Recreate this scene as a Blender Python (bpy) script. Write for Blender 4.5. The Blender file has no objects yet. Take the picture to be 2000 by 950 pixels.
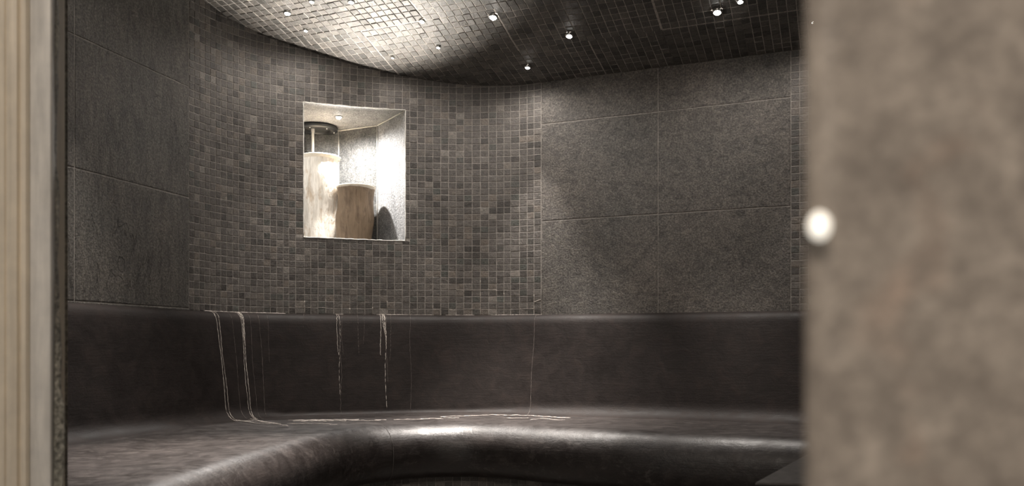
import bpy, math, random
from mathutils import Vector, noise
R = math.radians
EYE = 0.80            # camera height; every h below is a height above the eye
FP = 1600.0           # focal length in pixels of the 2000-pixel-wide frame
HY = 677.0            # horizon row
C = bpy.context.scene.collection
sc = bpy.context.scene

# ------------------------------------------------------------------ camera
cam_d = bpy.data.cameras.new('camera'); cam = bpy.data.objects.new('camera', cam_d); C.objects.link(cam)
cam.location = (0, 0, EYE); cam.rotation_euler = (R(90), 0, 0)
cam_d.sensor_width = 36; cam_d.lens = 36 * FP / 2000; cam_d.shift_y = (HY - 475) / 2000
cam_d.clip_start = 0.02
cam_d.dof.use_dof = True; cam_d.dof.focus_distance = 3.9; cam_d.dof.aperture_fstop = 3.8
sc.camera = cam
# ------------------------------------------------------------------ world and exposure
w = bpy.data.worlds.new('world'); sc.world = w; w.use_nodes = True
w.node_tree.nodes['Background'].inputs[0].default_value = (1.0, 0.93, 0.86, 1)
w.node_tree.nodes['Background'].inputs[1].default_value = 0.32
sc.view_settings.view_transform = 'Standard'; sc.view_settings.look = 'None'
sc.view_settings.exposure = -0.06; sc.view_settings.gamma = 1.0; sc.view_settings.use_curve_mapping = False

# lamps of the room and added fill: powers
P_VEST = 27.0         # lamp of the anteroom behind the camera
P_STAR = 5.0          # one ceiling spotlight
P_CORE = 42.0         # narrow core of its beam
P_NICHE = 82.0         # lamp in the ceiling of the niche

P_FILL = 265.0          # fill light added on the niche floor to brighten the room ceiling

def area(name, loc, target, size, power, col):
    d = bpy.data.lights.new(name, 'AREA'); d.shape = 'DISK'; d.size = size; d.energy = power; d.color = col
    o = bpy.data.objects.new(name, d); C.objects.link(o); o.location = loc
    o.rotation_euler = (Vector(target) - Vector(loc)).to_track_quat('-Z', 'Y').to_euler()
    return o
area('anteroom_lamp', (-0.5, -0.9, 2.3), (0.1, 1.6, 0.9), 0.6, P_VEST, (1.0, 0.88, 0.76))

# ------------------------------------------------------------------ helpers
def W(X, Y, h): return Vector((X, Y, h + EYE))
def px(x, y, Y): return W((x - 1000) / FP * Y, Y, (HY - y) / FP * Y)

def mesh(name, verts, faces, mats, parent=None, fm=None, smooth=False, tint=None):
    me = bpy.data.meshes.new(name)
    me.from_pydata([tuple(v) for v in verts], [], faces)
    for m in (mats if isinstance(mats, (list, tuple)) else [mats]): me.materials.append(m)
    if fm: me.polygons.foreach_set('material_index', fm)
    if smooth is True: me.polygons.foreach_set('use_smooth', [True] * len(faces))
    elif smooth: me.polygons.foreach_set('use_smooth', smooth)
    if tint is not None:
        a = me.attributes.new('tint', 'FLOAT', 'FACE'); a.data.foreach_set('value', tint)
    me.update()
    o = bpy.data.objects.new(name, me); C.objects.link(o)
    if parent: o.parent = parent
    return o
def struct(o): o['kind'] = 'structure'; return o
def tag(o, label, cat, group=None):
    o['label'] = label; o['category'] = cat
    if group: o['group'] = group
    return o
def thing(name, loc, label, cat, group=None):
    o = bpy.data.objects.new(name, None); C.objects.link(o); o.location = loc; o.empty_display_size = .05
    return tag(o, label, cat, group)

class MB:
    def __init__(s): s.v = []; s.f = []; s.m = []; s.t = []; s.s = []
    def add(s, v, f, m=0, t=0.5, sm=False):
        b = len(s.v); s.v += v; s.f += [[i + b for i in q] for q in f]
        s.m += [m] * len(f); s.t += [t] * len(f); s.s += [sm] * len(f)
    def grid(s, rows, m=0, t=0.5, sm=True, closed=False):
        n = len(rows[0]); v = [p for r in rows for p in r]; f = []
        for i in range(len(rows) - 1):
            for j in range(n if closed else n - 1):
                k = (j + 1) % n
                f.append([i*n + j, i*n + k, (i+1)*n + k, (i+1)*n + j])
        s.add(v, f, m, t, sm)
    def prism(s, poly, z0, z1, m=0, sm=False):      # poly: (X, Y) counter-clockwise, heights above the eye
        n = len(poly)
        v = [W(a, b, z0) for a, b in poly] + [W(a, b, z1) for a, b in poly]
        f = [[i, (i+1) % n, n + (i+1) % n, n + i] for i in range(n)]
        f += [list(range(n))[::-1], list(range(n, 2*n))]
        s.add(v, f, m, .5, sm)
    def tube(s, pts, r, m=0, k=6, flat=None):
        rows = []
        for i, p in enumerate(pts):
            a = pts[max(i-1, 0)]; b = pts[min(i+1, len(pts)-1)]
            d = (b - a).normalized(); up = Vector((0, 0, 1)) if abs(d.z) < .9 else Vector((0, 1, 0))
            x = d.cross(up).normalized(); y = x.cross(d)
            rr = r[i] if isinstance(r, (list, tuple)) else r
            rows.append([p + x * rr * math.cos(2*math.pi*j/k) + y * rr * math.sin(2*math.pi*j/k) for j in range(k)])
        s.grid(rows, m, .5, True, True)
        n = len(s.v); s.f += [list(range(n-k, n)), list(range(n-k*len(pts), n-k*len(pts)+k))[::-1]]
        s.m += [m]*2; s.t += [.5]*2; s.s += [True]*2
    def lathe(s, prof, c=(0, 0, 0), k=32, m=0, sm=True, wob=None):
        rows = []
        for (r, z) in prof:
            rows.append([Vector((c[0] + (r + (wob(j / k, z) if wob else 0)) * math.cos(2*math.pi*j/k),
                                 c[1] + (r + (wob(j / k, z) if wob else 0)) * math.sin(2*math.pi*j/k), c[2] + z)) for j in range(k)])
        s.grid(rows, m, .5, sm, True)
    def build(s, name, mats, parent=None):
        return mesh(name, s.v, s.f, mats, parent, s.m, s.s, s.t)

# ------------------------------------------------------------------ materials
def new_mat(name):
    m = bpy.data.materials.new(name); m.use_nodes = True
    nt = m.node_tree; b = nt.nodes['Principled BSDF']; return m, nt, b
def N(nt, t, **k):
    n = nt.nodes.new(t)
    for a, v in k.items():
        if a in n.inputs: n.inputs[a].default_value = v
        else: setattr(n, a, v)
    return n
def L(nt, a, b): nt.links.new(a, b)
def coords(nt, scale=(1, 1, 1), rot=(0, 0, 0)):
    t = N(nt, 'ShaderNodeTexCoord'); m = N(nt, 'ShaderNodeMapping')
    m.inputs['Scale'].default_value = scale; m.inputs['Rotation'].default_value = rot
    L(nt, t.outputs['Object'], m.inputs['Vector']); return m.outputs['Vector']
def noise_n(nt, vec, scale, detail=6, rough=.6, dist=0):
    n = N(nt, 'ShaderNodeTexNoise'); n.inputs['Scale'].default_value = scale; n.inputs['Detail'].default_value = detail
    n.inputs['Roughness'].default_value = rough; n.inputs['Distortion'].default_value = dist
    L(nt, vec, n.inputs['Vector']); return n.outputs[0]
def ramp(nt, src, stops):
    r = N(nt, 'ShaderNodeValToRGB'); e = r.color_ramp.elements
    while len(e) < len(stops): e.new(.5)
    for i, (p, c) in enumerate(stops):
        e[i].position = p; e[i].color = (*c, 1) if len(c) == 3 else c
    L(nt, src, r.inputs[0]); return r.outputs[0]
def mixc(nt, fac, a, b, mode='MIX'):
    m = N(nt, 'ShaderNodeMix'); m.data_type = 'RGBA'; m.blend_type = mode
    if isinstance(fac, float): m.inputs[0].default_value = fac
    else: L(nt, fac, m.inputs[0])
    for i, c in ((6, a), (7, b)):
        if isinstance(c, tuple): m.inputs[i].default_value = (*c, 1)
        else: L(nt, c, m.inputs[i])
    return m.outputs[2]
def math_n(nt, op, a, b=None, clamp=False):
    m = N(nt, 'ShaderNodeMath'); m.operation = op; m.use_clamp = clamp
    for i, c in ((0, a), (1, b)):
        if c is None: continue
        if isinstance(c, (int, float)): m.inputs[i].default_value = c
        else: L(nt, c, m.inputs[i])
    return m.outputs[0]
def bump(nt, b, h, dist, strength=1.0, prev=None):
    n = N(nt, 'ShaderNodeBump'); n.inputs['Distance'].default_value = dist; n.inputs['Strength'].default_value = strength
    L(nt, h, n.inputs['Height'])
    if prev: L(nt, prev, n.inputs['Normal'])
    L(nt, n.outputs[0], b.inputs['Normal']); return n.outputs[0]

def slate(name, base=(.125, .115, .105), scale=(1, 1, 1), rot=(0, 0, 0), crack=.5, relief=1.0, rough=.5, seed=0.0):
    m, nt, b = new_mat(name)
    v = coords(nt); vs = coords(nt, scale, rot)
    fine = noise_n(nt, v, 125, 4, .75); mid = noise_n(nt, vs, 22, 6, .7, .6); big = noise_n(nt, v, 2.6, 3, .5)
    c1 = tuple(x * .42 for x in base); c2 = tuple(x * 1.9 for x in base)
    col = ramp(nt, fine, [(.34, c1), (.5, base), (.66, c2)])
    col = mixc(nt, .75, col, ramp(nt, mid, [(.34, (.45, .45, .46)), (.5, (.95, .94, .93)), (.66, (1.25, 1.22, 1.18))]), 'MULTIPLY')
    col = mixc(nt, 1.0, col, ramp(nt, big, [(.3, (.86, .88, .88)), (.7, (1.12, 1.09, 1.06))]), 'MULTIPLY')
    # cleft lines: level lines of a stretched noise
    lines = noise_n(nt, vs, 3.2, 5, .62, .9)
    d = math_n(nt, 'ABSOLUTE', math_n(nt, 'SUBTRACT', lines, .5))
    msk = noise_n(nt, v, 2.1, 1, .5)
    ln = math_n(nt, 'MULTIPLY', math_n(nt, 'SUBTRACT', 1.0, math_n(nt, 'MULTIPLY', d, 190.0, True), True),
                math_n(nt, 'MULTIPLY', math_n(nt, 'SUBTRACT', msk, .50), 9.0, True))
    col = mixc(nt, math_n(nt, 'MULTIPLY', ln, crack), col, (.02, .018, .016))
    L(nt, col, b.inputs['Base Color'])
    b.inputs['Roughness'].default_value = rough; b.inputs['Specular IOR Level'].default_value = .5
    n1 = bump(nt, b, lines, .03 * relief, .45)
    n2 = bump(nt, b, mid, .006 * relief, .9, n1)
    n3 = bump(nt, b, fine, .004, .9, n2)
    bump(nt, b, math_n(nt, 'SUBTRACT', 1.0, ln), .002, .8 * crack, n3)
    return m

def tile_mat(name, stops, rough=.5):
    m, nt, b = new_mat(name)
    v = coords(nt); a = N(nt, 'ShaderNodeAttribute'); a.attribute_name = 'tint'
    col = ramp(nt, a.outputs['Fac'], stops)
    off = N(nt, 'ShaderNodeVectorMath'); off.operation = 'MULTIPLY_ADD'
    comb = N(nt, 'ShaderNodeCombineXYZ')
    for i in range(3): L(nt, a.outputs['Fac'], comb.inputs[i])
    off.inputs[1].default_value = (7, 13, 5); L(nt, comb.outputs[0], off.inputs[0]); L(nt, v, off.inputs[2])
    fine = noise_n(nt, off.outputs[0], 230, 3, .7); mid = noise_n(nt, off.outputs[0], 55, 4, .65, .8)
    col = mixc(nt, .8, col, ramp(nt, fine, [(.3, (.5, .5, .5)), (.5, (1, 1, 1)), (.7, (1.7, 1.66, 1.6))]), 'MULTIPLY')
    col = mixc(nt, .6, col, ramp(nt, mid, [(.35, (.6, .6, .6)), (.65, (1.3, 1.28, 1.25))]), 'MULTIPLY')
    L(nt, col, b.inputs['Base Color']); b.inputs['Roughness'].default_value = rough
    n2 = bump(nt, b, mid, .004, .8); bump(nt, b, fine, .0014, .9, n2)
    return m
TSTOPS = [(.0, (.055, .050, .046)), (.10, (.072, .064, .059)), (.16, (.080, .084, .076)), (.20, (.092, .083, .077)), (.6, (.110, .100, .092)),
          (.85, (.132, .120, .110)), (.94, (.150, .128, .110)), (1.0, (.22, .205, .188))]
M_TILE = tile_mat('slate_mosaic', TSTOPS)
M_CTILE = tile_mat('ceiling_mosaic', [(.0, (.055, .053, .048)), (.15, (.085, .080, .073)), (.6, (.11, .102, .093)), (.9, (.135, .124, .112)), (1, (.15, .138, .122))], .42)
def plain(name, col, rough=.7, nscale=120, amp=.3, bd=.0006, metallic=0.0, spec=.5):
    m, nt, b = new_mat(name); v = coords(nt); n = noise_n(nt, v, nscale, 4, .65)
    L(nt, ramp(nt, n, [(.3, tuple(c * (1 - amp) for c in col)), (.7, tuple(c * (1 + amp) for c in col))]), b.inputs['Base Color'])
    b.inputs['Roughness'].default_value = rough; b.inputs['Metallic'].default_value = metallic
    b.inputs['Specular IOR Level'].default_value = spec
    bump(nt, b, n, bd, .8); return m
M_GROUT = plain('grout', (.30, .275, .25), .85, 90, .35, .001)
M_CGROUT = plain('ceiling_grout', (.46, .42, .38), .85, 90, .35, .001)
M_SLATE_L = slate('slate_slab_left', (.105, .098, .089), (1.0, 1.0, .28), (0, R(6), 0), .8, 1.0)
M_SLATE_R = slate('slate_slab_right', (.115, .105, .096), (.9, .9, 1.2), (0, R(-32), 0), .3, .3)
M_SLATE_N = slate('slate_niche', (.24, .24, .245), (1, 1, .5), (0, R(25), 0), .6, .9, .6)
M_FLOOR = slate('slate_floor', (.06, .055, .05))
M_LIME = plain('limescale', (.62, .56, .51), .8, 60, .35, .001)
M_LIMEF = plain('faint_limescale', (.17, .145, .13), .8, 60, .4, .0006)

def plaster(name, spec, ro, fleck=False):
    m, nt, b = new_mat(name); v = coords(nt)
    big = noise_n(nt, v, 2.3, 4, .6); mid = noise_n(nt, v, 14, 6, .65, .5); fine = noise_n(nt, v, 130, 3, .6)
    sc_ = coords(nt, (3, 3, 30)); scr = noise_n(nt, sc_, 4, 5, .7, .3)
    col = ramp(nt, big, [(.3, (.015, .0113, .0104)), (.7, (.023, .0178, .0163))])
    col = mixc(nt, .8, col, ramp(nt, mid, [(.35, (.75, .75, .75)), (.5, (1, 1, 1)), (.72, (1.6, 1.5, 1.42))]), 'MULTIPLY')
    if fleck:
        fl_ = noise_n(nt, coords(nt, (1, 2.6, 2.6), (0, 0, R(-10))), 16, 7, .72, .7); pt_ = noise_n(nt, v, 3.1, 2, .5)
        k = math_n(nt, 'MULTIPLY', ramp(nt, fl_, [(.52, (0,)*3), (.66, (1,)*3)]), ramp(nt, pt_, [(.35, (.15,)*3), (.65, (.8,)*3)]))
        col = mixc(nt, k, col, (.078, .067, .061))
    L(nt, col, b.inputs['Base Color']); b.inputs['Specular IOR Level'].default_value = spec
    L(nt, ramp(nt, mid, [(.3, (ro[0],)*3), (.7, (ro[1],)*3)]), b.inputs['Roughness'])
    n1 = bump(nt, b, mid, .006, .33); n2 = bump(nt, b, scr, .003, .3, n1); bump(nt, b, fine, .0008, .5, n2)
    return m
M_PLASTER = plaster('dark_plaster', .55, (.33, .54), True); M_BACK = plaster('dark_plaster_back', .22, (.50, .68))

# ------------------------------------------------------------------ plan of the room (X to the right, Y away from the camera)
P370 = Vector((-1.458, 3.70)); DL = Vector((.286, .958)).normalized(); NL = Vector((DL.y, -DL.x))
P1057 = Vector((.151, 4.238)); P1545 = Vector((1.285, 3.774))
DR = (P1545 - P1057).normalized(); NR = Vector((DR.y, -DR.x))          # NR points into the room
CURVE = [((-1.458, 3.70), 0), ((-1.375, 3.87), 6), ((-1.268, 4.0), 11.35), ((-1.16, 4.075), 15.3), ((-1.05, 4.125), 18.8),
         ((-.789, 4.215), 26.2), ((-.555, 4.27), 32.4), ((-.27, 4.31), 39.6), ((0, 4.285), 46.2), ((.151, 4.238), 50)]
def catmull(pts, t):
    n = len(pts) - 1; i = min(max(int(t), 0), n - 1); f = t - i
    p = [pts[max(i-1, 0)], pts[i], pts[i+1], pts[min(i+2, n)]]
    if i == 0: p[0] = p[1] * 2 - p[2]
    if i == n - 1: p[3] = p[2] * 2 - p[1]
    return .5 * ((2*p[1]) + (p[2]-p[0])*f + (2*p[0]-5*p[1]+4*p[2]-p[3])*f*f + (3*p[1]-p[0]-3*p[2]+p[3])*f**3)
# curve with straight-line lead-ins so that it is tangent to both flat walls
_cp = [P370 - DL * .16] + [Vector(c[0]) for c in CURVE] + [P1057 + DR * .16]
_cu = [c[1] for c in CURVE]
def curve_pt(u):                       # u in mosaic columns 0..50
    u = min(max(u, 0), 50)
    for i in range(len(_cu) - 1):
        if u <= _cu[i+1]: break
    t = 1 + i + (u - _cu[i]) / (_cu[i+1] - _cu[i])
    return catmull(_cp, t)
def curve_n(u):
    d = (curve_pt(min(u + .4, 50)) - curve_pt(max(u - .4, 0))).normalized(); return Vector((d.y, -d.x))

RISE = [(-1, 0), (0, 0), (.095, .022), (.227, .045), (.381, .084), (.564, .138), (.68, .17), (1.016, .237), (1.4, .29), (2, .34), (3.5, .40), (6, .42)]
def rise(D):
    for (a, x), (b, y) in zip(RISE, RISE[1:]):
        if D <= b: return x + (y - x) * (D - a) / (b - a)
    return .42
def rise_s(D): return sum(rise(D + k * .03) for k in (-2, -1, 0, 1, 2)) / 5
def ceil_h(X, Y): return 1.3615 + rise_s((Vector((X, Y)) - P1057).dot(NR))
def on_ceiling(x, y):
    Y = 3.9
    for _ in range(60):
        X = (x - 1000) / FP * Y; Y = .5 * Y + .5 * FP * ceil_h(X, Y) / (HY - y)
    return (x - 1000) / FP * Y, Y

HB = .163                              # top of the bench back, above the eye
FLOOR = -EYE
rnd = random.Random(4)

def tile(mb, S, u0, u1, v0, v1, du, dv, m, depth, tilt=1.0):
    """one mosaic stone on the surface S(u, v) -> (point, normal); du, dv: half a joint"""
    us = (u0 + du, u1 - du); vs = (v0 + dv, v1 - dv)
    j = lambda: rnd.uniform(-1, 1)
    co = [(us[0], vs[0]), (us[1], vs[0]), (us[1], vs[1]), (us[0], vs[1])]
    co = [(a + j() * du * .25, b + j() * dv * .25) for a, b in co]
    cu = (us[0] + us[1]) / 2; cv = (vs[0] + vs[1]) / 2
    d = depth * (1 + .35 * j()); tu = j() * .0006 * tilt; tv = j() * .0006 * tilt
    base, mid, top = [], [], []
    for k, (a, b) in enumerate(co):
        p, n = S(a, b); su = 1 if k in (1, 2) else -1; sv = 1 if k > 1 else -1
        z = max(d + su * tu + sv * tv, .0006)
        base.append(p - n * .001); mid.append(p + n * (z - .0008))
        q, n2 = S(a + (cu - a) * .09, b + (cv - b) * .10); top.append(q + n2 * z)
    v = base + mid + top
    f = [[k, (k+1) % 4, 4 + (k+1) % 4, 4 + k] for k in range(4)] + [[4 + k, 4 + (k+1) % 4, 8 + (k+1) % 4, 8 + k] for k in range(4)] + [[8, 9, 10, 11]]
    r = rnd.random()
    mb.add(v, f, m, r)

# ------------------------------------------------------------------ wall_back: curved mosaic with the niche opening
ROW = .5 / 15
NU0, NU1, NH0, NH1 = 18.8, 32.4, .550, 1.232
def SC(u, v):
    p = curve_pt(u); n = curve_n(u); return W(p.x, p.y, HB + v * ROW), Vector((n.x, n.y, 0))
nv0 = (NH0 - HB) / ROW; nv1 = (NH1 - HB) / ROW
mb = MB()
us = sorted(set([i * .5 for i in range(101)] + [NU0, NU1])); vs_ = [-3, nv0, nv1, 46]
for i in range(len(us) - 1):
    for k in range(3):
        if k == 1 and us[i] >= NU0 - 1e-6 and us[i+1] <= NU1 + 1e-6: continue
        mb.add([SC(us[i], vs_[k])[0], SC(us[i+1], vs_[k])[0], SC(us[i+1], vs_[k+1])[0], SC(us[i], vs_[k+1])[0]], [[0, 1, 2, 3]], 1)
for r in range(0, 46):
    for c in range(50):
        p = curve_pt(c + .5)
        if HB + r * ROW > ceil_h(p.x, p.y) + .01: continue
        u0, u1, v0, v1 = c, c + 1, r, r + 1
        if u1 > NU0 and u0 < NU1 and v1 > nv0 and v0 < nv1:
            if v0 < nv0: v1 = nv0
            elif v1 > nv1: v0 = nv1
            elif u0 < NU0: u1 = NU0
            elif u1 > NU1: u0 = NU1
            else: continue
            if (u1 - u0) < .12 or (v1 - v0) < .12: continue
        wv = .05 * math.sin(c * .9) + .04 * math.sin(r * 1.3 + c * .2)
        tile(mb, SC, u0, u1, v0, v1, .044, .050, 0, .0015)
wall_back = struct(mb.build('wall_back', [M_TILE, M_GROUT]))

# ------------------------------------------------------------------ flat slate walls
def slab_plane(mb, O, D, NN, s0, s1, h0, h1, m=0, gap=.0020, th=.0022, segs=1):
    """one slate slab with slightly worn edges"""
    def P(s, h, z): q = O + D * s + NN * z; return W(q.x, q.y, h)
    a, b, c, d = s0 + gap, s1 - gap, h0 + gap, h1 - gap; e = .003
    n = 14
    ring = [(a + (b-a)*i/n, c) for i in range(n)] + [(b, c + (d-c)*i/n) for i in range(n)] + [(b - (b-a)*i/n, d) for i in range(n)] + [(a, d - (d-c)*i/n) for i in range(n)]
    cs, ch = (a+b)/2, (c+d)/2
    ring = [(s + rnd.uniform(-.0009, .0009), h + rnd.uniform(-.0009, .0009)) for s, h in ring]
    base = [P(s, h, -.002) for s, h in ring]; mid = [P(s, h, th - .0012) for s, h in ring]
    top = [P(s + (e if s < cs else -e) * (abs(s-cs) > (b-a)/2 - .01), h + (e if h < ch else -e) * (abs(h-ch) > (d-c)/2 - .01), th) for s, h in ring]
    k = len(ring)
    f = [[i, (i+1) % k, k + (i+1) % k, k + i] for i in range(k)] + [[k + i, k + (i+1) % k, 2*k + (i+1) % k, 2*k + i] for i in range(k)] + [list(range(2*k, 3*k))]
    mb.add(base + mid + top, f, m)
mb = MB()
L_END = 2.35
def PL(s, h, z=0): q = P370 + DL * s + NL * z; return W(q.x, q.y, h)
mb.add([PL(-L_END, FLOOR), PL(0, FLOOR), PL(0, 1.9), PL(-L_END, 1.9)], [[0, 1, 2, 3]], 1)
cols = [0, -.650, -1.28, -1.90, L_END * -1]
for i in range(4):
    hs = [-.329 - .45, -.329, .171, .671, 1.171, 1.671, 1.9]
    for k in range(6): slab_plane(mb, P370, DL, NL, cols[i+1], cols[i], hs[k], hs[k+1])
struct(mb.build('wall_left', [M_SLATE_L, M_GROUT]))

mb = MB(); R_END = 2.3
def PR(s, h, z=0): q = P1057 + DR * s + NR * z; return W(q.x, q.y, h)
mb.add([PR(0, FLOOR), PR(R_END, FLOOR), PR(R_END, 1.9), PR(0, 1.9)], [[0, 1, 2, 3]], 1)
sw = (P1545 - P1057).length
cols = [0, sw * .497, sw]
for i in range(2):
    hs = [-.352 - .45, -.352, .148, .648, 1.148, 1.648]
    for k in range(5): slab_plane(mb, P1057, DR, NR, cols[i], cols[i+1], hs[k], hs[k+1])
def SR(u, v):
    q = P1057 + DR * (sw + u * .0385); return W(q.x, q.y, HB + v * ROW), Vector((NR.x, NR.y, 0))
for r in range(0, 38):
    for c in range(0, 27):
        tile(mb, SR, c, c+1, r, r+1, .044, .050, 2, .0015)
struct(mb.build('wall_right', [M_SLATE_R, M_GROUT, M_TILE]))

# side and front walls outside the view, closing the room
RC = P1057 + DR * R_END
mb = MB()
def wallseg(mb, a, b, h0=FLOOR, h1=1.9, th=.08, m=0):
    d = (b - a).normalized(); n = Vector((d.y, -d.x)) * -th
    mb.prism([(a.x, a.y), (b.x, b.y), (b.x + n.x, b.y + n.y), (a.x + n.x, a.y + n.y)], h0, h1, m)
wallseg(mb, RC, Vector((1.72, 1.05)))
struct(mb.build('wall_side', [M_SLATE_R]))

# ------------------------------------------------------------------ floor
mb = MB(); mb.prism([(-2.6, -1.6), (2.9, -1.6), (2.9, 4.6), (-2.6, 4.6)], FLOOR - .1, FLOOR)
struct(mb.build('floor', [M_FLOOR]))

# ------------------------------------------------------------------ ceiling: sloping mosaic vault
CT = .0385
CJ = {}
def SCe(u, v):                          # u columns along the right wall, v rows away from it
    # sheets of 8 by 8 stones sit slightly out of line
    q = P1057 + DR * (u * CT) + NR * (v * CT)
    def H(D): return 1.3615 + rise_s(D)
    D = v * CT; sl = (H(D + .02) - H(D - .02)) / .04
    n = Vector((NR.x * sl, NR.y * sl, -1)).normalized()
    return W(q.x, q.y, H(D)), n
mb = MB()
U0, U1, V1 = -62, 60, 84
rows = []
for v in range(-12, V1 + 1, 1): rows.append([SCe(u, v)[0] for u in (U0, U1)])
mb.grid(rows, 1, .5, True)
rows2 = [[p + Vector((0, 0, .06)) for p in r] for r in rows]; mb.grid(rows2, 1, .5, True)
for v in range(-3, V1):
    for u in range(U0, U1):
        q = P1057 + DR * ((u + .5) * CT) + NR * ((v + .5) * CT)
        if (q - P370).dot(NL) < -.06 or q.y < 1.2: continue
        if q.x < .16 and q.x > -1.47:
            best = min(((curve_pt(k) - q).length, k) for k in range(0, 51, 5)); cn = curve_n(best[1]); cp = curve_pt(best[1])
            if (q - cp).dot(cn) < -.12: continue
        su, sv = u // 9, v // 8
        if (su, sv) not in CJ: CJ[(su, sv)] = (rnd.uniform(-.10, .10), rnd.uniform(-.10, .10), rnd.uniform(-.0008, .0012))
        a, b, c = CJ[(su, sv)]
        tile(mb, SCe, u + a, u + 1 + a, v + b, v + 1 + b, .050, .050, 0, .0026 + c, 1.3)
struct(mb.build('ceiling', [M_CTILE, M_CGROUT]))

# ------------------------------------------------------------------ niche
A = [curve_pt(NU0 + (NU1 - NU0) * i / 10) for i in range(11)]       # left to right along the opening
B1 = Vector((-.748, 4.56)); B2 = Vector((-.989, 4.672)); B3 = Vector((-1.24, 4.66)); B4 = Vector((-1.25, 4.30))
ring = [A[-1], B1, B2, B3, B4, A[0]]
mb = MB()
for a, b in zip(ring, ring[1:]):
    n = 6
    mb.grid([[W(*(a + (b-a) * i / n), NH0) for i in range(n+1)], [W(*(a + (b-a) * i / n), NH1) for i in range(n+1)]], 2 if a in (B1, B2) else 0, .5, False)
poly = A + [B1, B2, B3, B4]
mb.add([W(p.x, p.y, NH1) for p in poly], [list(range(len(poly)))], 0)
mb.add([W(p.x, p.y, NH0) for p in poly], [list(range(len(poly)))[::-1]], 0)
bead = lambda pts, r=.0032: mb.tube(pts, r, 1, 6)
ins = Vector((-.85, 4.35))
def inn(p, k=.004): d = (ins - p).normalized() * k; return Vector((p.x + d.x, p.y + d.y))
for p in (B1, B2, B3): q = inn(p); bead([W(q.x, q.y, NH0 + .003), W(q.x, q.y, (NH0+NH1)/2), W(q.x, q.y, NH1 - .003)])
for a, b in zip(ring, ring[1:]):
    a, b = inn(a), inn(b)
    for hh in (NH1 - .003, NH0 + .003): bead([W(*(a + (b-a) * t / 5), hh) for t in range(6)])
# pale ragged rim of joint filler around the opening
for hh in (NH0, NH1):
    bead([W(p.x, p.y - .001, hh + rnd.uniform(-.001, .001)) for p in [curve_pt(NU0 + (NU1-NU0)*i/28) for i in range(29)]], [rnd.uniform(.0018, .0042) for _ in range(29)])
for uu in (NU0, NU1):
    p = curve_pt(uu); bead([W(p.x + rnd.uniform(-.0008, .0008), p.y - .001, NH0 + (NH1-NH0)*i/24) for i in range(25)], [rnd.uniform(.0015, .0036) for _ in range(25)])
struct(mb.build('wall_niche', [M_SLATE_N, plain('pale_filler', (.6, .58, .54), .8, 80, .2), slate('slate_niche_back', (.085, .085, .084), (1, 1, .7), (0, R(30), 0), .3, .6, .6)]))

# ------------------------------------------------------------------ bench
KEYS = [(P370 - DL*1.62, (-.83, 1.90)), (P370 - DL*1.2, (-.81, 2.20)), (P370 - DL*.8, (-.775, 2.48)), (P370 - DL*.4, (-.733, 2.74)), (P370, (-.695, 2.98)),
        (CURVE[1][0], (-.67, 3.12)), (CURVE[2][0], (-.64, 3.23)), (CURVE[3][0], (-.60, 3.32)), (CURVE[4][0], (-.535, 3.41)),
        (CURVE[5][0], (-.42, 3.49)), (CURVE[6][0], (-.30, 3.53)), (CURVE[7][0], (-.16, 3.53)), (CURVE[8][0], (.02, 3.45)),
        (CURVE[9][0], (.15, 3.37)), (P1057 + DR*.607, (.56, 3.15)), (P1545, (1.05, 2.95)), (P1057 + DR*1.9, (1.6, 2.74))]
KW = [Vector(k[0]) for k in KEYS]; KF = [Vector(k[1]) for k in KEYS]
def wall_at(t):
    # exact flat walls at both ends, the mosaic curve between
    if t <= 4: return KW[0] + (KW[4] - KW[0]) * (lambda i, f: ((KW[i] - KW[0]).length + (KW[min(i+1, 4)] - KW[i]).length * f) / (KW[4] - KW[0]).length)(int(t), t - int(t)) if t < 4 else KW[4]
    if t >= 13:
        i = min(int(t), 15); return KW[i] + (KW[i+1] - KW[i]) * (t - i)
    i = int(t); u = _cu[i-4] + (_cu[i-3] - _cu[i-4]) * (t - i); return curve_pt(u)
def front_at(t): return catmull(KF, t)
TMAX = 16.0
def dirn(f, t):
    a = f(max(t - .12, 0)); b = f(min(t + .12, TMAX)); d = (b - a).normalized(); return Vector((d.y, -d.x))
def nrm_s(f, t):
    s = Vector((0, 0))
    for k in (-.5, -.25, 0, .25, .5): s += dirn(f, min(max(t + k, 0), TMAX))
    return s.normalized()
SEAT = -.340
def cove(t):                            # radius of the cove between back and seat
    if t < 5: return .075
    if t < 7: return .075 - .05 * (t - 5) / 2
    if t < 11: return .025
    if t < 14: return .025 + .055 * (t - 11) / 3
    return .08
def back_profile(t):
    c = cove(t); P = [(-.004, HB), (.012, HB), (.030, HB - .004), (.045, HB - .013), (.056, HB - .028), (.062, HB - .05)]
    x1 = .118; P += [(.062 + (x1 - .062) * k / 6, HB - .05 + (SEAT + c - HB + .05) * k / 6) for k in range(1, 7)]
    P += [(x1 + c * (1 - math.cos(a)), SEAT + c * (1 - math.sin(a))) for a in [math.pi/2 * k / 6 for k in range(1, 7)]]
    return P
TS = [i * TMAX / 220 for i in range(221)]
def wob(p, amp=.004):
    return noise.noise(Vector((p.x * 2.3, p.y * 2.3, p.z * 2.3))) * amp
def back_pt(t, o, h):
    w_ = wall_at(t); n = nrm_s(wall_at, t); q = w_ + n * o; p = W(q.x, q.y, h)
    if o > .03: k = wob(p); p += Vector((n.x * k, n.y * k, k * .6))
    return p
rows_b = [[back_pt(t, o, h) for (o, h) in back_profile(t)] for t in TS]
bench = thing('bench', W(-.4, 3.7, FLOOR), 'long curved dark plaster bench with rounded front edge and high sloping back', 'bench')
binv = Vector(bench.location)
def loc(vs): return [v - binv for v in vs]
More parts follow.
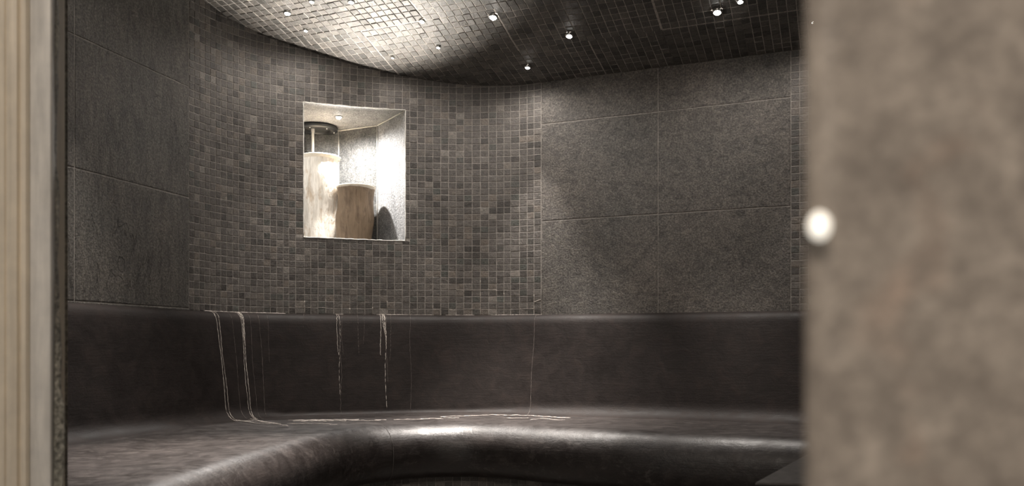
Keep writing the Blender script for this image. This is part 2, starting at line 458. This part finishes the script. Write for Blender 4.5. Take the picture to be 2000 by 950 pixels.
def bench_part(mb, name, mats, parent=None):
    mb.v = [v - (binv if parent is None else Vector((0, 0, 0))) for v in mb.v] if parent is None else [v - binv for v in mb.v]
    o = mb.build(name, mats, parent or bench); return o
mb = MB(); mb.grid(rows_b, 0, .5, True); bench_part(mb, 'backrest', [M_BACK])
RB = .11
def seat_row(t):
    q0 = rows_b_at(t)[-1]; f = front_at(t); n = nrm_s(front_at, t); e = f - n * RB
    a = Vector((q0.x, q0.y)); r = []
    for k in range(13):
        p = a + (e - a) * k / 12; pt = W(p.x, p.y, SEAT); z = wob(pt, .005) * min(1, k / 3) - .006 * math.sin(math.pi * k / 12)
        if k == 0: pt = q0.copy()
        else: pt.z += z
        r.append(pt)
    return r
def rows_b_at(t): return [back_pt(t, o, h) for (o, h) in back_profile(t)]
seat_rows = [seat_row(t) for t in TS]
def front_row(t, last):
    f = front_at(t); n = nrm_s(front_at, t); r = [last]
    prof = [(-RB + RB * math.sin(a), SEAT - RB + RB * math.cos(a)) for a in [math.pi/2 * k / 9 for k in range(1, 10)]]
    prof += [(.002, SEAT - .14), (0, SEAT - .165), (-.008, SEAT - .195), (-.026, SEAT - .22), (-.05, SEAT - .232), (-.09, SEAT - .235), (-.14, SEAT - .235)]
    for o, h in prof:
        q = f + n * o; p = W(q.x, q.y, h); k = wob(p, .006); r.append(p + Vector((n.x * k, n.y * k, k * .5)))
    return r
mb = MB(); mb.grid([s + front_row(t, s[-1])[1:] for s, t in zip(seat_rows, TS)], 0, .5, True); bench_part(mb, 'seat', [M_PLASTER])
# tiled base, set back under the seat
fl = [0.0]
FT = [i * TMAX / 400 for i in range(401)]
bp = [front_at(t) - nrm_s(front_at, t) * .12 for t in FT]
for a, b in zip(bp, bp[1:]): fl.append(fl[-1] + (b - a).length)
def SB(u, v):
    s = u * .0385
    for i in range(len(fl) - 1):
        if s <= fl[i+1]: break
    f = (s - fl[i]) / max(fl[i+1] - fl[i], 1e-6); p = bp[i] + (bp[i+1] - bp[i]) * f; n = nrm_s(front_at, FT[i])
    return W(p.x, p.y, SEAT - .23 - v * ROW), Vector((n.x, n.y, 0))
mb = MB()
nu = int(fl[-1] / .0385)
mb.grid([[SB(u, -.2)[0], SB(u, 7.5)[0]] for u in range(nu + 1)], 1, .5, True)
for c in range(nu):
    for r in range(0, 7): tile(mb, SB, c, c+1, r, r+1, .036, .042, 0, .0028)
bench_part(mb, 'tiled_base', [M_TILE, M_GROUT])

# ------------------------------------------------------------------ white mineral runs down the back of the bench
def t_for_px(x):
    lo, hi = 3.0, 15.5
    for _ in range(40):
        m = (lo + hi) / 2; p = wall_at(m)
        if 1000 + FP * p.x / p.y < x: lo = m
        else: hi = m
    return lo
def run_path(x, length, wander, seed, start=0.0):
    rr = random.Random(seed); pts = []; t0 = t_for_px(x); ph = rr.uniform(0, 6)
    n = 60; d = 0
    for k in range(n + 1):
        f = start + (length - start) * k / n
        prof = back_profile(t0); seg = []; tot = 0
        for a, b in zip(prof, prof[1:]): l = math.hypot(b[0]-a[0], b[1]-a[1]); seg.append(l); tot += l
        s = f * tot; i = 0
        while i < len(seg) - 1 and s > seg[i]: s -= seg[i]; i += 1
        g = min(s / seg[i], 1); o = prof[i][0] + (prof[i+1][0] - prof[i][0]) * g; h = prof[i][1] + (prof[i+1][1] - prof[i][1]) * g
        d += rr.uniform(-1, 1) * wander * .25
        d *= .96; jag = rr.uniform(-1, 1) * wander * .5
        t = t0 + d + jag + wander * 1.3 * math.sin(f * 9 + ph) 
        w_ = wall_at(t); nn = nrm_s(wall_at, t)
        p = back_pt(t, o, h) + Vector((nn.x, nn.y, .6)) * .0004
        pts.append(p)
    return pts
RUNS = [  # x at the top, length, width, wander, faint, dashed
    (404, 1.0, .0026, .010, 0, 0), (409, 1.0, .0023, .012, 0, 0), (407, .72, .0016, .02, 1, 0),
    (438, 1.0, .0014, .012, 1, 0), (456, 1.0, .0022, .014, 0, 0), (461, 1.0, .0030, .014, 0, 0), (459, .35, .0040, .02, 0, 0),
    (476, 1.0, .0014, .012, 1, 0), (497, .95, .0015, .012, 1, 0), (515, .5, .0010, .012, 1, 0), (590, .2, .0012, .02, 1, 0),
    (657, .45, .0018, .010, 0, 0), (660, .80, .0017, .012, 0, 1), (666, .45, .0012, .012, 1, 0), (661, .97, .0013, .012, 1, 0),
    (697, .45, .0015, .008, 1, 1), (708, .35, .0011, .008, 1, 1), (741, .45, .0024, .010, 0, 0), (750, .34, .0032, .014, 0, 0), (748, .25, .0040, .02, 0, 0),
    (751, .93, .0025, .010, 0, 1), (753, .70, .0013, .014, 1, 0), (761, .5, .0013, .010, 1, 1), (800, .95, .0011, .008, 1, 0), (1051, .98, .0013, .010, 1, 0)]
for i, (x, ln, wd, wa, faint, dash) in enumerate(RUNS):
    pts = run_path(x, ln, wa, 50 + i, 0.0); mb = MB(); rr = random.Random(i)
    rad = [wd * .5 * rr.uniform(.6, 1.3) for _ in pts]
    if dash:
        k = 14
        while k < len(pts):
            g = rr.randint(1, 2); rad[k:k+g] = [.0001] * len(rad[k:k+g]); k += g + rr.randint(2, 4)
    mb.tube(pts, rad, 0, 5)
    bench_part(mb, 'limescale_run', [M_LIMEF if faint else M_LIME])
# crust along the top joint and fine lime lines lying on the seat
rr = random.Random(3)
for a, b, wd in ((395, 560, .004), (470, 520, .003), (655, 672, .003), (735, 800, .0035), (800, 850, .002), (870, 930, .0025), (960, 1062, .003)):
    pts = []; x = a
    while x < b:
        t = t_for_px(x); pts.append(back_pt(t, .008 + rr.uniform(0, .003), HB + .001)); x += 3
    mb = MB(); mb.tube(pts, [wd * .5 * rr.uniform(.3, 1.2) for _ in pts], 0, 5); bench_part(mb, 'limescale_crust', [M_LIME])
def seat_line(pl, wd, seed):
    mb = MB(); rr = random.Random(seed); pts = []
    for (x0, y0), (x1, y1) in zip(pl, pl[1:]):
        n = max(2, int(abs(x1 - x0) / 6))
        for k in range(n):
            x = x0 + (x1-x0)*k/n; y = y0 + (y1-y0)*k/n + rr.uniform(-.5, .5)
            Y = -SEAT * FP / (y - HY); X = (x - 1000) / FP * Y
            pt = W(X, Y, SEAT); pt.z += .003; pts.append(pt)
    mb.tube(pts, [wd * .5 * rr.uniform(.4, 1.2) for _ in pts], 0, 5); bench_part(mb, 'limescale_line', [M_LIME])
seat_line([(462, 823), (500, 828), (530, 829), (560, 833), (566, 835)], .004, 1)
seat_line([(486, 819), (510, 825), (545, 829), (552, 830)], .004, 2)
seat_line([(455, 822), (480, 824), (520, 825)], .003, 3)
seat_line([(560, 829), (620, 829), (665, 832)], .0022, 5)
seat_line([(860, 816), (960, 812), (1030, 813), (1090, 817), (1120, 818)], .003, 6)
seat_line([(1035, 822), (1060, 819), (1085, 822), (1110, 822)], .002, 7)
_q = random.Random(12)
for k in range(16):
    x = _q.uniform(560, 1000); y = 821.5 - (x - 560) * .012 + _q.uniform(0, 3.5); l = _q.uniform(25, 90)
    seat_line([(x, y), (x + l * .5, y + _q.uniform(-.8, .6)), (x + l, y + _q.uniform(-1, .6))], _q.uniform(.0015, .0036), 20 + k)
# pale mineral bloom in the joints low on the mosaic, beside the slate slabs
rr = random.Random(8); M_BLOOM = plain('joint_bloom', (.42, .38, .34), .8, 60, .4)
def joint(u0, v0, u1, v1, wd):
    mb = MB()
    n = max(3, int((abs(u1-u0) + abs(v1-v0)) * 4)); pts = []
    for k in range(n + 1):
        p, nn = SC(u0 + (u1-u0)*k/n, v0 + (v1-v0)*k/n); pts.append(p + nn * .0015)
    mb.tube(pts, [wd * rr.uniform(.5, 1.3) for _ in pts], 0, 5); mb.build('limescale_bloom', [M_BLOOM], wall_back)
for q in ((39, 4, 44, 4, .0016), (40, 0, 40, 4, .0014), (42, 0, 42, 5.5, .0020), (45, 0, 45, 3.5, .0016), (49, 0, 49, 3.2, .0020), (44, 3, 44, 4, .0014), (40, 1, 42, 1, .001),
          (36, 0, 36, 1.5, .0012), (19, 0, 19, 2, .0018), (18, 1, 20, 1, .0012), (22, 0, 22, 2.2, .0016), (21, 1, 22, 1, .0012), (25, 0, 25, 1, .0018), (26, 0, 26, 1, .0014),
          (28, 0, 28, 1.2, .0016), (30, 0, 30, 2.2, .0015), (49, 2, 50, 2.4, .0015), (47, 1, 49, 1, .001)):
    joint(*q)

mb = MB(); _r = front_row(8.35, seat_row(8.35)[-1]); _n = nrm_s(front_at, 8.35)
mb.tube([p + Vector((_n.x, _n.y, .5)) * .0002 for p in _r[:17]], .0018, 0, 5); bench_part(mb, 'plaster_seam', [plain('seam_plaster', (.06, .052, .048), .6)])
# ------------------------------------------------------------------ low plinth in front of the right-hand bench
mb = MB()
c0 = Vector((.607, 2.045)); c1 = Vector((1.00, 2.70)); c2 = Vector((1.62, 2.45)); c3 = Vector((1.30, 1.95))
poly = [c0, c3, c2, c1]
pc = Vector((1.1, 2.3))
def shrink(k, e): return [(p + (pc - p).normalized() * e) for p in poly]
levels = [(FLOOR, .012), (-.346, .012), (-.346, 0), (-.343, 0), (-.340, .003)]
rows = [[W(q.x, q.y, h) for q in shrink(0, e)] for h, e in levels]
base = W(1.1, 2.3, FLOOR)
mb.grid([[p - base for p in r] for r in rows], 0, .5, False, True)
mb.add([p - base for p in rows[-1]], [[0, 1, 2, 3]], 0)
pl = mb.build('plinth', [plain('grey_plinth_stone', (.085, .078, .074), .5, 40, .35)]); pl.location = base
tag(pl, 'low flat-topped dark plinth in the lower right corner beside the blurred wall', 'plinth')

# ------------------------------------------------------------------ doorway: left jamb (wood moulding, pale stone strip, rough slate edge)
def vcol(name, col, rough, sx=14, amp=.2):
    m, nt, b = new_mat(name); v = coords(nt, (sx, sx, 1.2)); n = noise_n(nt, v, 3, 4, .6, .4); f = noise_n(nt, coords(nt), 26, 4, .6)
    c = ramp(nt, n, [(.3, tuple(x * (1-amp) for x in col)), (.7, tuple(x * (1+amp) for x in col))])
    c = mixc(nt, .5, c, ramp(nt, f, [(.3, (.85, .85, .86)), (.7, (1.12, 1.1, 1.06))]), 'MULTIPLY')
    L(nt, c, b.inputs['Base Color']); b.inputs['Roughness'].default_value = rough; return m
def JX(p, Y=1.5): return (p - 1000) / FP * Y
prof = [(JX(-260), 1.5), (JX(8), 1.5), (JX(10), 1.503), (JX(12), 1.503), (JX(14), 1.498), (JX(26), 1.494), (JX(35), 1.496), (JX(38), 1.502), (JX(44), 1.502), (JX(46), 1.494), (JX(54), 1.494), (JX(57), 1.500), (JX(57), 1.62), (JX(-260), 1.62)]
mb = MB(); mb.prism(prof, FLOOR, 1.9)
struct(mb.build('trim_1', [vcol('door_frame_wood', (.68, .60, .48), .5, 22, .12)]))
mb = MB(); mb.prism([(JX(57.5), 1.502), (JX(97), 1.502), (JX(98.3), 1.506), (JX(92), 1.53), (JX(57.5), 1.56)], FLOOR, 1.9)
struct(mb.build('trim_2', [vcol('pale_jamb_stone', (.66, .63, .58), .6, 9, .22)]))
mb = MB(); rows = []; n = 90
edge = [(FLOOR, 130), (-.32, 130), (-.20, 127), (-.10, 124), (0, 118), (.12, 114), (.6, 113), (2, 112)]
def edge_px(h):
    for (a, x), (b, y) in zip(edge, edge[1:]):
        if h <= b: return x + (y-x)*(h-a)/(b-a)
    return 112
for i in range(n + 1):
    h = FLOOR + (1.9 - FLOOR) * i / n; e = JX(edge_px(h), 1.53); r = []
    for k in range(8):
        X = JX(96.5, 1.512) + (e - JX(96.5, 1.512)) * k / 7; Y = 1.512 + .018 * (k / 7) ** 2
        q = noise.noise(Vector((k * .7, 3.1, h * 22))) * .004 + noise.noise(Vector((k * .3, 9.1, h * 6))) * .004
        r.append(W(X + q * (k > 4), Y + q, h))
    r.append(W(-1.07, 1.80, h)); r.append(W(-2.6, 1.80, h))
    rows.append(r)
mb.grid(rows, 0, .5, True)
mb.prism([(-2.6, 1.63), (JX(57), 1.63), (-1.09, 1.78), (-2.6, 1.78)], FLOOR, 1.9)
struct(mb.build('wall_front', [slate('rough_edge_slate', (.36, .34, .29), (1, 1, 1), (0, 0, 0), .5, 1.3)]))

# ------------------------------------------------------------------ doorway: stone wall on the right, right beside the camera
def near_stone():
    m, nt, b = new_mat('beige_stone'); v = coords(nt)
    a = noise_n(nt, v, 34, 5, .6, .3); f = noise_n(nt, v, 190, 3, .7); p = noise_n(nt, v, 22, 2, .5)
    c = ramp(nt, a, [(.30, (.245, .210, .178)), (.5, (.345, .297, .252)), (.68, (.46, .40, .34))])
    c = mixc(nt, ramp(nt, p, [(.60, (0, 0, 0)), (.72, (.6, .6, .6))]), c, (.50, .37, .29))
    c = mixc(nt, .6, c, ramp(nt, f, [(.35, (.6, .6, .6)), (.65, (1.4, 1.4, 1.38))]), 'MULTIPLY')
    L(nt, c, b.inputs['Base Color']); b.inputs['Roughness'].default_value = .55
    n1 = bump(nt, b, a, .004, .6); bump(nt, b, f, .001, .7, n1); return m
YN = .33
def NXp(p, Y=YN): return (p - 1000) / FP * Y
xe = NXp(1590)
mb = MB()
secs = []
arc = [(xe + .010 * (1 - math.cos(a)), YN + .010 * (1 - math.sin(a))) for a in [math.pi/2 * k / 6 for k in range(7)]]
poly = [(1.8, YN), (1.8, 1.0)] + [(xe + .16, .95), (xe + .001, .36)] + arc
poly = [(xe + .34, .95)] + [(xe + .016, YN + .022)] + arc + [(1.8, YN), (1.8, .95)]
mb.prism(poly, FLOOR, 1.9)
struct(mb.build('wall_near', [near_stone()]))
# small glowing dome and collar, added for a bright spot on that arris
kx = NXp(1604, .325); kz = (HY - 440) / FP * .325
_m, _nt, M_b = new_mat('glow_dome'); M_b.inputs['Base Color'].default_value = (.9, .85, .78, 1)
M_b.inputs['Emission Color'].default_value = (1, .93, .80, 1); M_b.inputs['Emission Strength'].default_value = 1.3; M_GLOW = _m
kn = thing('glowing_spot', W(kx, .33, kz), 'small glowing round spot added on the edge of the blurred stone wall', 'indicator lamp')
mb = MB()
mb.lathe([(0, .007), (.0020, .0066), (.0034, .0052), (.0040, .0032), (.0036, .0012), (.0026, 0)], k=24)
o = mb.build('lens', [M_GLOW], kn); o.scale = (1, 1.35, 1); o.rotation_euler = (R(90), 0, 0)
mb = MB(); mb.lathe([(.0040, -.004), (.0040, .0002), (.0030, .0006), (.0, .0006)], k=24)
o = mb.build('collar', [plain('brass', (.5, .4, .3), .3, 60, .05, metallic=1)], kn); o.rotation_euler = (R(90), 0, 0)

# ------------------------------------------------------------------ lamps
def emit(name, col, s):
    m, nt, b = new_mat(name); b.inputs['Base Color'].default_value = (.9, .9, .9, 1)
    b.inputs['Emission Color'].default_value = (*col, 1); b.inputs['Emission Strength'].default_value = s; return m
M_LED = emit('lit_lens', (1.0, .97, .92), 60.0); M_LEDW = emit('lit_lens_weak', (1.0, .96, .9), 15.0)
M_RING = plain('steel_bezel', (.55, .54, .52), .25, 80, .06, metallic=1)
def make_spot(X, Y, h, n, r, label, weak=False, power=1.0, size=165, group='spotlights set in the mosaic ceiling', core=1.0):
    t = thing('ceiling_spotlight', W(X, Y, h), label, 'spotlight', group)
    q = Vector(n).to_track_quat('Z', 'Y'); t.rotation_mode = 'QUATERNION'; t.rotation_quaternion = q
    mb = MB(); mb.lathe([(r * 1.0, .006), (r * 1.05, .0085), (r * 1.35, .0075), (r * 1.55, .004), (r * 1.55, -.002)], k=28); mb.build('bezel', [M_RING], t)
    mb = MB(); mb.lathe([(0, .004 + r * .8), (r * .4, .004 + r * .74), (r * .75, .004 + r * .52), (r * .98, .006), (r * 1.0, -.001)], k=28)
    mb.build('lens', [M_LEDW if weak else M_LED], t)
    d = bpy.data.lights.new('spot_beam', 'SPOT'); d.energy = P_STAR * power; d.spot_size = R(size); d.spot_blend = 1.0
    d.shadow_soft_size = r; d.color = (1.0, .93, .86)
    o = bpy.data.objects.new('spot_beam', d); C.objects.link(o); o.location = W(X, Y, h - r - .016)
    if core:
        d = bpy.data.lights.new('spot_core', 'SPOT'); d.energy = P_CORE * power * core; d.spot_size = R(44); d.spot_blend = 1.0
        d.shadow_soft_size = r; d.color = (1.0, .93, .86)
        o = bpy.data.objects.new('spot_core', d); C.objects.link(o); o.location = W(X, Y, h - r - .016)
    return t
CORE = {963.5: 8, 1030.5: 2.0, 856: 2.0, 767: 1.6, 824.5: .8, 1112: 4, 1401: 1.4}
SP = [ # px x, px y, radius, power, weak, label
    (561.5, 23, .0125, 1.0, 0, 'bright spotlight in the ceiling near the left end of the mosaic wall'),
    (597.5, 57, .0085, .5, 0, 'small spotlight in the ceiling straight above the left edge of the lit niche'),
    (609, 0, .0095, .5, 0, 'spotlight cut by the top of the picture above the left edge of the niche'),
    (686, 1, .0110, .7, 0, 'spotlight at the top of the picture above the middle of the lit niche'),
    (767, 110, .0065, .35, 1, 'faintest small spotlight in the brightest patch of ceiling just above the niche'),
    (824.5, 39, .0105, .8, 0, 'small spotlight in the pale ceiling right of the niche, nearer the top of the picture'),
    (856, 90, .0080, .6, 0, 'small spotlight low in the pale ceiling, just right of the niche'),
    (963.5, 31, .0150, 1.5, 0, 'large bright spotlight in the middle of the ceiling, where pale stones turn darker'),
    (1030.5, 129, .0115, 1.2, 0, 'bright starry spotlight closest to the wall, above the joint of mosaic and slabs'),
    (1112, 67.5, .0130, 1.2, 0, 'bright starry spotlight in dark ceiling above the first large slate slab'),
    (1401, 21, .0150, 1.4, 0, 'big bright spotlight in the dark ceiling above the rightmost slate slabs'),
    (1446, 0, .0110, .8, 0, 'spotlight cut by the top of the picture beside the big bright one at right'),
    (1590, 40, .0100, .8, 0, 'rightmost spotlight, seen at the edge of the blurred stone wall')]
def cn(X, Y):
    D = (Vector((X, Y)) - P1057).dot(NR); sl = (rise_s(D + .02) - rise_s(D - .02)) / .04
    return Vector((NR.x * sl, NR.y * sl, -1)).normalized()
for x, y, r, pw, weak, lb in SP:
    X, Y = on_ceiling(x, y); make_spot(X, Y, ceil_h(X, Y) - .003, cn(X, Y), r, lb, bool(weak), pw, core=CORE.get(x, 1.0))
for X, Y, pw, cr, lb in ((-.86, 2.55, 1.4, 13, 'spotlight out of view above the front of the left-hand bench'),
                     (-1.36, 2.90, 1.0, 4, 'spotlight out of view close to the left slate wall'),
                     (0.1, 2.6, 1.0, 0, 'spotlight out of view above the middle of the floor')):
    make_spot(X, Y, ceil_h(X, Y) - .003, cn(X, Y), .0125, lb, False, pw, 150, core=cr)

# unseen fill light, added behind the niche sill to wash the room ceiling
ul = Vector((-.80, 4.262))
t = thing('niche_fill', W(ul.x, ul.y, NH0), 'small added fill light on the floor of the niche, hidden behind its sill', 'fill light')
mb = MB(); mb.lathe([(0, .0005), (.018, .0005), (.018, .0045), (.014, .005), (.013, .004), (0, .004)], k=24); mb.build('housing', [M_RING], t)
d = bpy.data.lights.new('fill_beam', 'SPOT'); d.energy = P_FILL; d.spot_size = R(76); d.spot_blend = 1.0; d.shadow_soft_size = .008; d.color = (1.0, .94, .86)
o = bpy.data.objects.new('fill_beam', d); C.objects.link(o); o.location = W(ul.x, ul.y, NH0 + .008)
o.rotation_euler = (W(-.73, 3.50, 1.6) - o.location).to_track_quat('-Z', 'Y').to_euler()
# niche lamp
YL = FP * NH1 / (HY - 228); XL = (661.5 - 1000) / FP * YL
t = thing('niche_spotlight', W(XL, YL, NH1), 'single glaring spotlight in the slate ceiling of the lit niche', 'spotlight')
t.rotation_mode = 'QUATERNION'; t.rotation_quaternion = Vector((0, 0, -1)).to_track_quat('Z', 'Y')
mb = MB(); mb.lathe([(.015, .002), (.0155, .005), (.020, .005), (.0225, .002), (.0225, -.001)], k=28); mb.build('bezel', [M_RING], t)
mb = MB(); mb.lathe([(0, .014), (.006, .013), (.011, .009), (.0148, .003), (.015, -.001)], k=28); mb.build('lens', [M_LED], t)
d = bpy.data.lights.new('niche_beam', 'SPOT'); d.energy = P_NICHE; d.spot_size = R(172); d.spot_blend = 1.0; d.shadow_soft_size = .012; d.color = (1.0, .97, .93)
o = bpy.data.objects.new('niche_beam', d); C.objects.link(o); o.location = W(XL, YL, NH1 - .03)

# ------------------------------------------------------------------ black round fitting with a pale pipe in the niche
Yr = FP * (NH1 - .012) / (HY - 252); Xr = (620 - 1000) / FP * Yr
ft = thing('round_fitting', W(Xr, Yr, NH1), 'flat black round fitting under the ceiling of the niche, above the tall vase', 'fitting')
mb = MB(); mb.lathe([(.070, 0), (.108, -.001), (.113, -.008), (.110, -.022), (.100, -.027), (.078, -.026), (.072, -.020), (.070, -.004)], k=48)
mb.build('ring', [plain('black_lacquer', (.02, .02, .02), .4, 90, .2)], ft)
mb = MB(); mb.lathe([(.072, -.010), (.040, -.012), (0, -.012)], k=40); mb.build('cover_plate', [plain('dark_steel', (.05, .05, .05), .4, 90, .2)], ft)
for k in range(6):
    a = k * math.pi / 3 + .3; mb = MB(); mb.lathe([(0, -.030), (.003, -.0295), (.004, -.027), (.004, -.025)], c=(.092 * math.cos(a), .092 * math.sin(a), 0), k=12); mb.build('screw', [M_RING], ft)
xs = (611 - 1000) / FP * Yr - Xr
mb = MB(); mb.lathe([(.0105, -.012), (.0105, -.030), (.0085, -.032), (.0085, -.30), (.0, -.30)], c=(xs, 0, 0), k=20); mb.build('pipe', [plain('pale_pipe', (.28, .275, .26), .5, 60, .1)], ft)

# ------------------------------------------------------------------ vases in the niche
def bark(name, base, dark, rot=0, patch=.5, vert=(1, 1, .35)):
    m, nt, b = new_mat(name); v = coords(nt, vert, (0, 0, rot)); a = noise_n(nt, v, 26, 6, .65, .8); g = noise_n(nt, coords(nt, (1, 1, .12)), 90, 4, .6, .3); f = noise_n(nt, v, 120, 4, .7)
    c = ramp(nt, a, [(patch - .14, dark), (patch, tuple((x + y) / 2 for x, y in zip(base, dark))), (patch + .1, base)])
    c = mixc(nt, .6, c, ramp(nt, g, [(.35, (.6, .55, .5)), (.65, (1.15, 1.12, 1.1))]), 'MULTIPLY')
    L(nt, c, b.inputs['Base Color']); b.inputs['Roughness'].default_value = .65
    n1 = bump(nt, b, a, .006, .7); bump(nt, b, f, .002, .5, n1); return m
M_BARK_T = bark('pale_bark', (.88, .84, .76), (.50, .36, .22), 0, .38)
M_BARK_S = bark('brown_wood', (.24, .175, .115), (.12, .08, .05), 0, .40)
M_LIP = plain('pale_lip', (.72, .64, .52), .5, 40, .1)
def vase(name, label, x, Y, rtop, rbot, htop, lean, mat, seed):
    X = (x - 1000) / FP * Y
    t = thing(name, W(X, Y, NH0), label, 'vase', None)
    H = htop - NH0; mb = MB(); rr = lambda a, z: .0035 * noise.noise(Vector((math.cos(a*6.283)*1.3, math.sin(a*6.283)*1.3 + seed, z * 7))) + .0016 * noise.noise(Vector((math.cos(a*6.283)*9, math.sin(a*6.283)*9, z * 25 + seed)))
    n = 26; prof = []
    for i in range(n + 1):
        z = (H - .012) * i / n; f = i / n; prof.append((rbot + (rtop - rbot) * f + .004 * math.sin(f * 9 + seed), z))
    mb.lathe([(0, .0005)] + [(prof[0][0] * .97, .0005)] + prof[0:], k=56, wob=rr); 
    mb.v = [v + Vector((lean * (v.z / H), 0, 0)) for v in mb.v]
    mb.build('body', [mat], t)
    mb = MB(); z = H
    mb.lathe([(rtop - .002, z - .020), (rtop + .003, z - .013), (rtop + .0065, z - .007), (rtop + .007, z - .002), (rtop + .004, z), (rtop - .005, z - .001), (rtop - .009, z - .012), (rtop - .012, z - .10), (rtop - .02, z - .16), (0, z - .162)], c=(lean, 0, 0), k=56)
    mb.build('lip', [M_LIP], t)
    return t
vase('bark_vase', 'tall pale bark-covered cylindrical vase with flared lip in the lit niche, left', 621, 4.475, .105, .101, (HY - 298) / FP * 4.37, .010, M_BARK_T, 1.3)
vase('wooden_vase', 'shorter brown wooden cylindrical vase with pale lip in the niche, right of the tall one', 691, 4.42, .098, .098, (HY - 358) / FP * 4.32, .012, M_BARK_S, 4.1)
